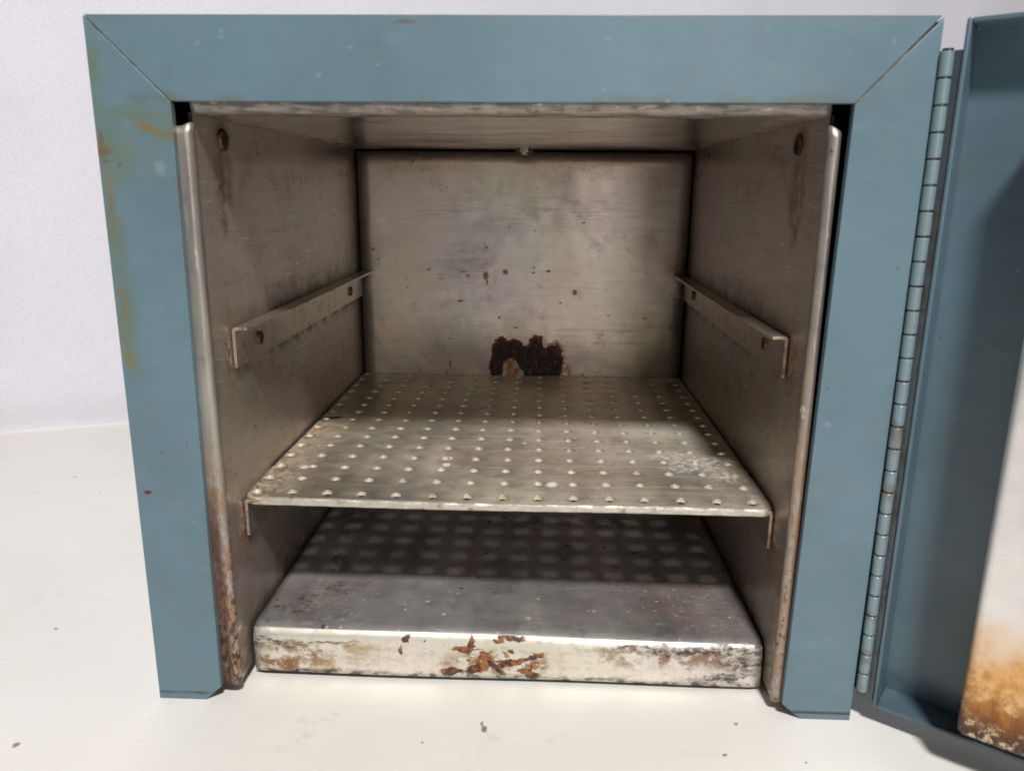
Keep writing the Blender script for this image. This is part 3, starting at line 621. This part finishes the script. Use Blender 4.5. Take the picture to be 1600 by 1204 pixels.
# rails
def rail(sgn, zt_, zb, y0, y1, fl):
    X = XL if sgn < 0 else XR; s = -sgn; th = .0042; a = X + s*.0025
    bm = bmesh.new()
    prof = [(a, zb), (a, zt_-.005)] + [(a + s*.005*(1-math.cos(q)), zt_-.005+.005*math.sin(q)) for q in [math.radians(d) for d in (22, 45, 67, 90)]] + [(a+s*fl, zt_)]
    # thickness goes to the inside of the angle
    P = [Vector(p) for p in prof]; inner = [Vector((p.x + s*th, p.y)) for p in P[:2]] + [Vector((a + s*.0062, zt_-th-.0015))] + [Vector((a+s*.008, zt_-th))] + [Vector((a+s*fl, zt_-th))]
    outer = P
    loops = []; ny = 16
    for k in range(ny+1):
        y = y0 + (y1-y0)*k/ny; cut = 1.0 if k > 1 else (.70 if k == 0 else .96)
        yy = y if k > 0 else y0
        row_o = [bm.verts.new(((p.x if i < 2 else a+(p.x-a)*(cut if i == len(outer)-1 else 1)), yy if k != 1 else y0+.012, p.y)) for i, p in enumerate(outer)]
        row_i = [bm.verts.new(((p.x if i < 3 else a+(p.x-a)*(cut if i == len(inner)-1 else 1)), yy if k != 1 else y0+.012, p.y)) for i, p in enumerate(inner)]
        loops.append(row_o + row_i[::-1])
    m = len(loops[0])
    for k in range(ny):
        for i in range(m): bm.faces.new((loops[k][i], loops[k][(i+1) % m], loops[k+1][(i+1) % m], loops[k+1][i]))
    e = bm.faces.new(loops[0]); e.material_index = 1; bm.faces.new(loops[-1][::-1])
    bmesh.ops.triangulate(bm, faces=[f for f in bm.faces if len(f.verts) > 4])
    for f in bm.faces:
        if all(v.co.y < y0+.0001 for v in f.verts): f.material_index = 1
    return obj('shelf_rail', bm, [M_rail, M_railedge], cab, angle=50)
ZRU, ZRB = .539, .4809
rl = rail(-1, ZRU, ZRB, .083, YB-.004, .030); rr_ = rail(1, ZRU-.002, ZRB-.002, .088, YB-.004, .030)
ZLT = ZS-.0060
rail(-1, ZLT, .226, .079, YB-.004, .030); rail(1, ZLT, .224, .081, YB-.004, .022)
for (u, v, X, n, par) in ((405, 527, XL+.0067, 1, rl), (547, 455, XL+.0067, 1, rl), (1196, 536, XR-.0067, -1, rr_), (1085, 461, XR-.0067, -1, rr_)):
    p = at(u, v, 0, X); screw((X, p.y, p.z), (n,0,0), .0105, par, 1.3, 'rail_screw')
# sensor stub hanging from the ceiling near the back
p = at(816, 226, 2, ZT)
bm = bmesh.new(); cyl(bm, (p.x, YB-.045, ZT+.001), .0195, .0085, (0,0,-1), 6); cyl(bm, (p.x, YB-.045, ZT-.0072), .0125, .006, (0,0,-1), 20, .011)
obj('sensor_bushing', bm, M_nut, cab, .0012)

# ------------------------------------------------------------------ hinge
HX, HY = 1.0074, -.0045; ZH0, ZH1 = .052, .887; NK = 28; pit = (ZH1-ZH0)/NK
TH = math.radians(35); E = Vector((math.cos(TH), -math.sin(TH), 0)); Bk = Vector((math.sin(TH), math.cos(TH), 0)); O = Vector((HX, HY, 0))
def dl(u, w, z): q = O + E*u + Bk*w; return Vector((q.x, q.y, z))
bm = bmesh.new(); cyl(bm, (HX, HY, ZH0-.002), .0060, ZH1-ZH0+.004, (0,0,1), 12); hinge = obj('piano_hinge', bm, M_pin, cab, origin=Vector((HX, HY, 0)))
kn_mesh = None
for k in range(NK):
    z0 = ZH0 + pit*k
    if kn_mesh is None:
        bm = bmesh.new(); gq = .0012; r = .0074; nn = 18; prev = None
        for rr, zz in ((.0040, gq), (r-.0008, gq), (r, gq+.0010), (r, pit-gq-.0010), (r-.0008, pit-gq), (.0040, pit-gq)):
            ring = [bm.verts.new((HX + rr*math.cos(2*math.pi*i/nn), HY + rr*math.sin(2*math.pi*i/nn), z0+zz)) for i in range(nn)]
            if prev:
                for i in range(nn): bm.faces.new((prev[i], prev[(i+1) % nn], ring[(i+1) % nn], ring[i]))
            prev = ring
        kn = obj('knuckle', bm, M_kn, hinge, origin=Vector((HX, HY, z0))); kn_mesh = kn
    else:
        c = kn_mesh.copy(); scene.collection.objects.link(c); c.parent = hinge
        c.location = Vector((random.uniform(-.0003, .0003), random.uniform(-.0003, .0003), z0))*S; c.rotation_euler = (0, 0, random.uniform(0, 6))
# leaf on the oven side and leaf on the door side
bm = bmesh.new(); box(bm, (1.0012, HY+.004, ZH0), (1.0052, .05, ZH1)); obj('hinge_leaf', bm, M_leaf, hinge)
bm = bmesh.new()
pts = [dl(.000, .0040, 0), dl(.0143, .0020, 0), dl(.0143, .056, 0), dl(.0105, .056, 0), dl(.0105, .0075, 0), dl(.0, .0078, 0)]
a = [bm.verts.new((q.x, q.y, ZH0-.012)) for q in pts]; b = [bm.verts.new((q.x, q.y, ZH1)) for q in pts]
bm.faces.new(a); bm.faces.new(b)
for i in range(6): bm.faces.new((a[i], a[(i+1) % 6], b[(i+1) % 6], b[i]))
obj('hinge_leaf', bm, M_leaf, hinge)

# ------------------------------------------------------------------ door
D0, D1, DZ0, DZ1, DD = .0150, .985, .033, .920, .056
bm = bmesh.new()
def dbox(bm, u0, w0, z0, u1, w1, z1):
    vs = [bm.verts.new(dl(u, w_, z)) for u in (u0, u1) for w_ in (w0, w1) for z in (z0, z1)]
    for f in ((0,1,3,2), (4,6,7,5), (0,4,5,1), (2,3,7,6), (0,2,6,4), (1,5,7,3)): bm.faces.new([vs[i] for i in f])
th = .0055
dbox(bm, D0+th, DD-.004, DZ0+th, D1-th, DD, DZ1-th)
door = obj('door', bm, M_door, cab, origin=dl(0, 0, 0))
def part(name, args, mat, bev, parent=door):
    bm = bmesh.new(); dbox(bm, *args); return obj(name, bm, mat, parent, bev, 3, origin=org(parent))
part('door_flange', (D0, 0, DZ0, D0+th, DD, DZ1), M_door, .0022)
part('door_flange', (D1-th, 0, DZ0, D1, DD, DZ1), M_door, .0022)
part('door_flange', (D0+th+.0002, .0006, DZ1-th, D1-th-.0002, DD, DZ1), M_door, .0018)
part('door_flange', (D0+th+.0002, .0006, DZ0, D1-th-.0002, DD, DZ0+th), M_door, .0018)
# raised aluminium lining of the door
PW = -.050
def dhit(u, v, w_):
    d = ray(u, v); h = O + Bk*w_; t = ((h-CAM).dot(Bk))/d.dot(Bk); q = CAM + d*t - O; return q.dot(E), (CAM + d*t).z
pu0, pz0 = dhit(1489, 1146, PW)[0], dhit(1500, 1149, PW)[1]
pu1 = dhit(1600, 540, PW)[0]; pu0 = (pu0+pu1)/2
bm = bmesh.new(); dbox(bm, pu0, PW, pz0, D1-pu0+.01, DD-.005, DZ1-.075)
plug = obj('inner_liner', bm, M_plug, door, .010, 5, origin=org(door))
bm = bmesh.new(); dbox(bm, pu0+.006, PW-.0015+.012, pz0-.004, D1-pu0, PW+.018, pz0-.0002); obj('liner_lip', bm, M_plug, plug, .0012, origin=org(door))

# ------------------------------------------------------------------ perforated shelf
sh = root('perforated_shelf', (.5, .46, ZS-.004), 'perforated metal shelf with rows of round holes resting on the lower pair of rails', 'shelf')
SX0, SX1, SY0, SY1 = XL+.0050, XR-.0050, .0840, YB-.005
PXc = [.1283 + .05257*i for i in range(15)]; PYc = [.0985 + .0541*i for i in range(15)]
bx = [SX0] + [(PXc[i]+PXc[i+1])/2 for i in range(14)] + [SX1]; by = [SY0] + [(PYc[i]+PYc[i+1])/2 for i in range(14)] + [SY1]
CR = .014
def prof_z(y):
    if y > .121: return ZS
    t = (.121-y)/.037; return ZS + .0012*math.sin(min(t*4, 1)*math.pi)*0 - .0042*t*t
def rnd(x, y):
    for cx, sg in ((SX0+CR, -1), (SX1-CR, 1)):
        if (x-cx)*sg > 0 and y < SY0+CR:
            dx, dy = x-cx, y-(SY0+CR); m = max(abs(dx), abs(dy)); L = math.hypot(dx, dy)
            if L > 0: x, y = cx + dx*m/L, SY0+CR + dy*m/L
    return x, y
bm = bmesh.new(); ANG = [math.radians(22.5*i) for i in range(16)]
HR = .0080
for ix in range(15):
    for iy in range(15):
        cx, cy = PXc[ix], PYc[iy]; rings = []
        jr = HR*random.uniform(.94, 1.06); jx, jy = random.uniform(-.0008, .0008), random.uniform(-.0008, .0008)
        sq = []
        for a in ANG:
            c_, s_ = math.cos(a), math.sin(a); k = 1/max(abs(c_), abs(s_)); sx, sy = c_*k, s_*k
            x = cx + (sx*(bx[ix+1]-cx) if sx > 0 else sx*(cx-bx[ix])); y = cy + (sy*(by[iy+1]-cy) if sy > 0 else sy*(cy-by[iy]))
            x, y = rnd(x, y); sq.append(bm.verts.new((x, y, prof_z(y) + .0010*math.sin(x*11)*math.sin(y*9))))
        rings.append(sq)
        tl = random.uniform(-.0004, .0004)
        for rr, dz in ((jr*1.22, 0), (jr*1.04, -.0004), (jr*.99, -.0009), (jr*.98, -.0066), (jr*1.06, -.0066), (jr*1.12, -.0040)):
            rings.append([bm.verts.new((cx+jx+rr*math.cos(a), cy+jy+rr*math.sin(a), prof_z(cy+rr*math.sin(a)) + dz + .0010*math.sin(cx*11)*math.sin(cy*9))) for a in ANG])
        und = [bm.verts.new((v.co.x, v.co.y, v.co.z-.0040)) for v in sq]; rings.append(und)
        for q in range(len(rings)-1):
            for i in range(16):
                f = bm.faces.new((rings[q][i], rings[q][(i+1) % 16], rings[q+1][(i+1) % 16], rings[q+1][i])); f.material_index = 1 if q in (3, 4) else 3 if q == 2 else 0; f.tag = q in (2, 3)
bmesh.ops.remove_doubles(bm, verts=bm.verts[:], dist=.00005)
# front lip: rounded nose running round the two front corners
nose = []
yl = [(SX0, .20)] + [(SX0, SY0+CR)] + [(SX0+CR-CR*math.cos(math.radians(a)), SY0+CR-CR*math.sin(math.radians(a))) for a in range(10, 91, 10)]
xs = [SX0+CR + (SX1-SX0-2*CR)*i/80 for i in range(1, 80)]
path = yl + [(x, SY0) for x in xs] + [(SX0+SX1-x, y) for x, y in yl[::-1]]
rows = []
for i, (x, y) in enumerate(path):
    a = Vector(path[max(i-1, 0)]); b = Vector(path[min(i+1, len(path)-1)]); d = (b-a).normalized(); nrm = Vector((d.y, -d.x))
    zt_ = prof_z(y) + .0010*math.sin(x*11)*math.sin(y*9); w_ = .0004*math.sin(x*130)
    row = []
    for (o_, dz) in ((0.0, .0001), (.0018, -.0004), (.0038, -.0020), (.0048, -.0050), (.0048, -.0095), (.0036, -.0115), (.0008, -.0110), (-.0005, -.0040)):
        q = Vector((x, y)) + nrm*(o_ + (w_ if o_ > .003 else 0)); row.append(bm.verts.new((min(max(q.x, SX0-.0035), SX1+.0035), q.y, zt_+dz)))
    rows.append(row)
for i in range(len(rows)-1):
    for j in range(7):
        f = bm.faces.new((rows[i][j], rows[i][j+1], rows[i+1][j+1], rows[i+1][j])); f.material_index = 2
so = obj('perforated_sheet', bm, [M_shelf, M_rim, M_slip, M_ring], sh, angle=28)

# ------------------------------------------------------------------ bottom tray
tr = root('floor_tray', (.5, .45, 0), 'stained upturned steel tray filling the floor of the oven below the perforated shelf', 'tray')
TX0, TX1 = XL+.0055, XR-.0062; TX0 = at(397, 1020, 1, YT).x; TX1 = at(1191, 1040, 1, YT).x
zt_at = lambda x: ZTRAY_L + (ZTRAY_R-ZTRAY_L)*(x-TX0)/(TX1-TX0)
zb_at = lambda x: .0095 - .002*(x-TX0)/(TX1-TX0)
bm = bmesh.new(); nx, ny = 60, 50; r = .021; rows = []
def dent(x, y):
    d = .0035*math.exp(-(((x-.20)/.05)**2+((y-.13)/.035)**2)) + .0025*math.exp(-(((x-.80)/.06)**2+((y-.14)/.04)**2)) - .0015*math.exp(-(((x-.5)/.3)**2+((y-.17)/.03)**2))
    return -d - .0010*math.sin(x*10+y*4)*math.sin(y*8)
ysl = [YT + r*(1-math.cos(math.radians(a))) for a in range(0, 91, 10)]
for i in range(nx+1):
    x = TX0 + (TX1-TX0)*i/nx; zt_ = zt_at(x); row = []
    ed = .0025 if i in (0, nx) else 0
    for k in range(6): z = zb_at(x) + (zt_-r-zb_at(x))*k/6; row.append(bm.verts.new((x, YT+ed + .0012*math.sin(x*13+z*30), z)))
    for a in range(0, 91, 10):
        q = math.radians(a); row.append(bm.verts.new((x, YT + r*(1-math.cos(q)) + ed + .0012*math.sin(x*13+2)*(math.cos(q)), zt_ - r + r*math.sin(q) - ed)))
    for k in range(1, ny+1):
        y = YT+r + (YB-.006-YT-r)*k/ny; row.append(bm.verts.new((x, y, zt_ + dent(x, y)*min(1, (y-YT-r)/.03) - ed)))
    rows.append(row)
for i in range(nx):
    for k in range(len(rows[0])-1):
        f = bm.faces.new((rows[i][k], rows[i+1][k], rows[i+1][k+1], rows[i][k+1]))
        f.material_index = 1 if k < 11 else 0
side = []
tp_ = obj('tray_sheet', bm, [M_tray, M_tfront], tr, angle=60)
md = tp_.modifiers.new('solid', 'SOLIDIFY'); md.thickness = .003*S; md.offset = -1
for xs_ in (TX0, TX1):
    s_ = .0031 if xs_ == TX0 else -.0031
    bm = bmesh.new(); box(bm, (xs_, YT+.006, .008), (xs_+s_, YB-.006, zt_at(xs_)-.006)); obj('tray_side', bm, M_tray, tr, .001)

for o in scene.objects:
    if '_org' in o: del o['_org']
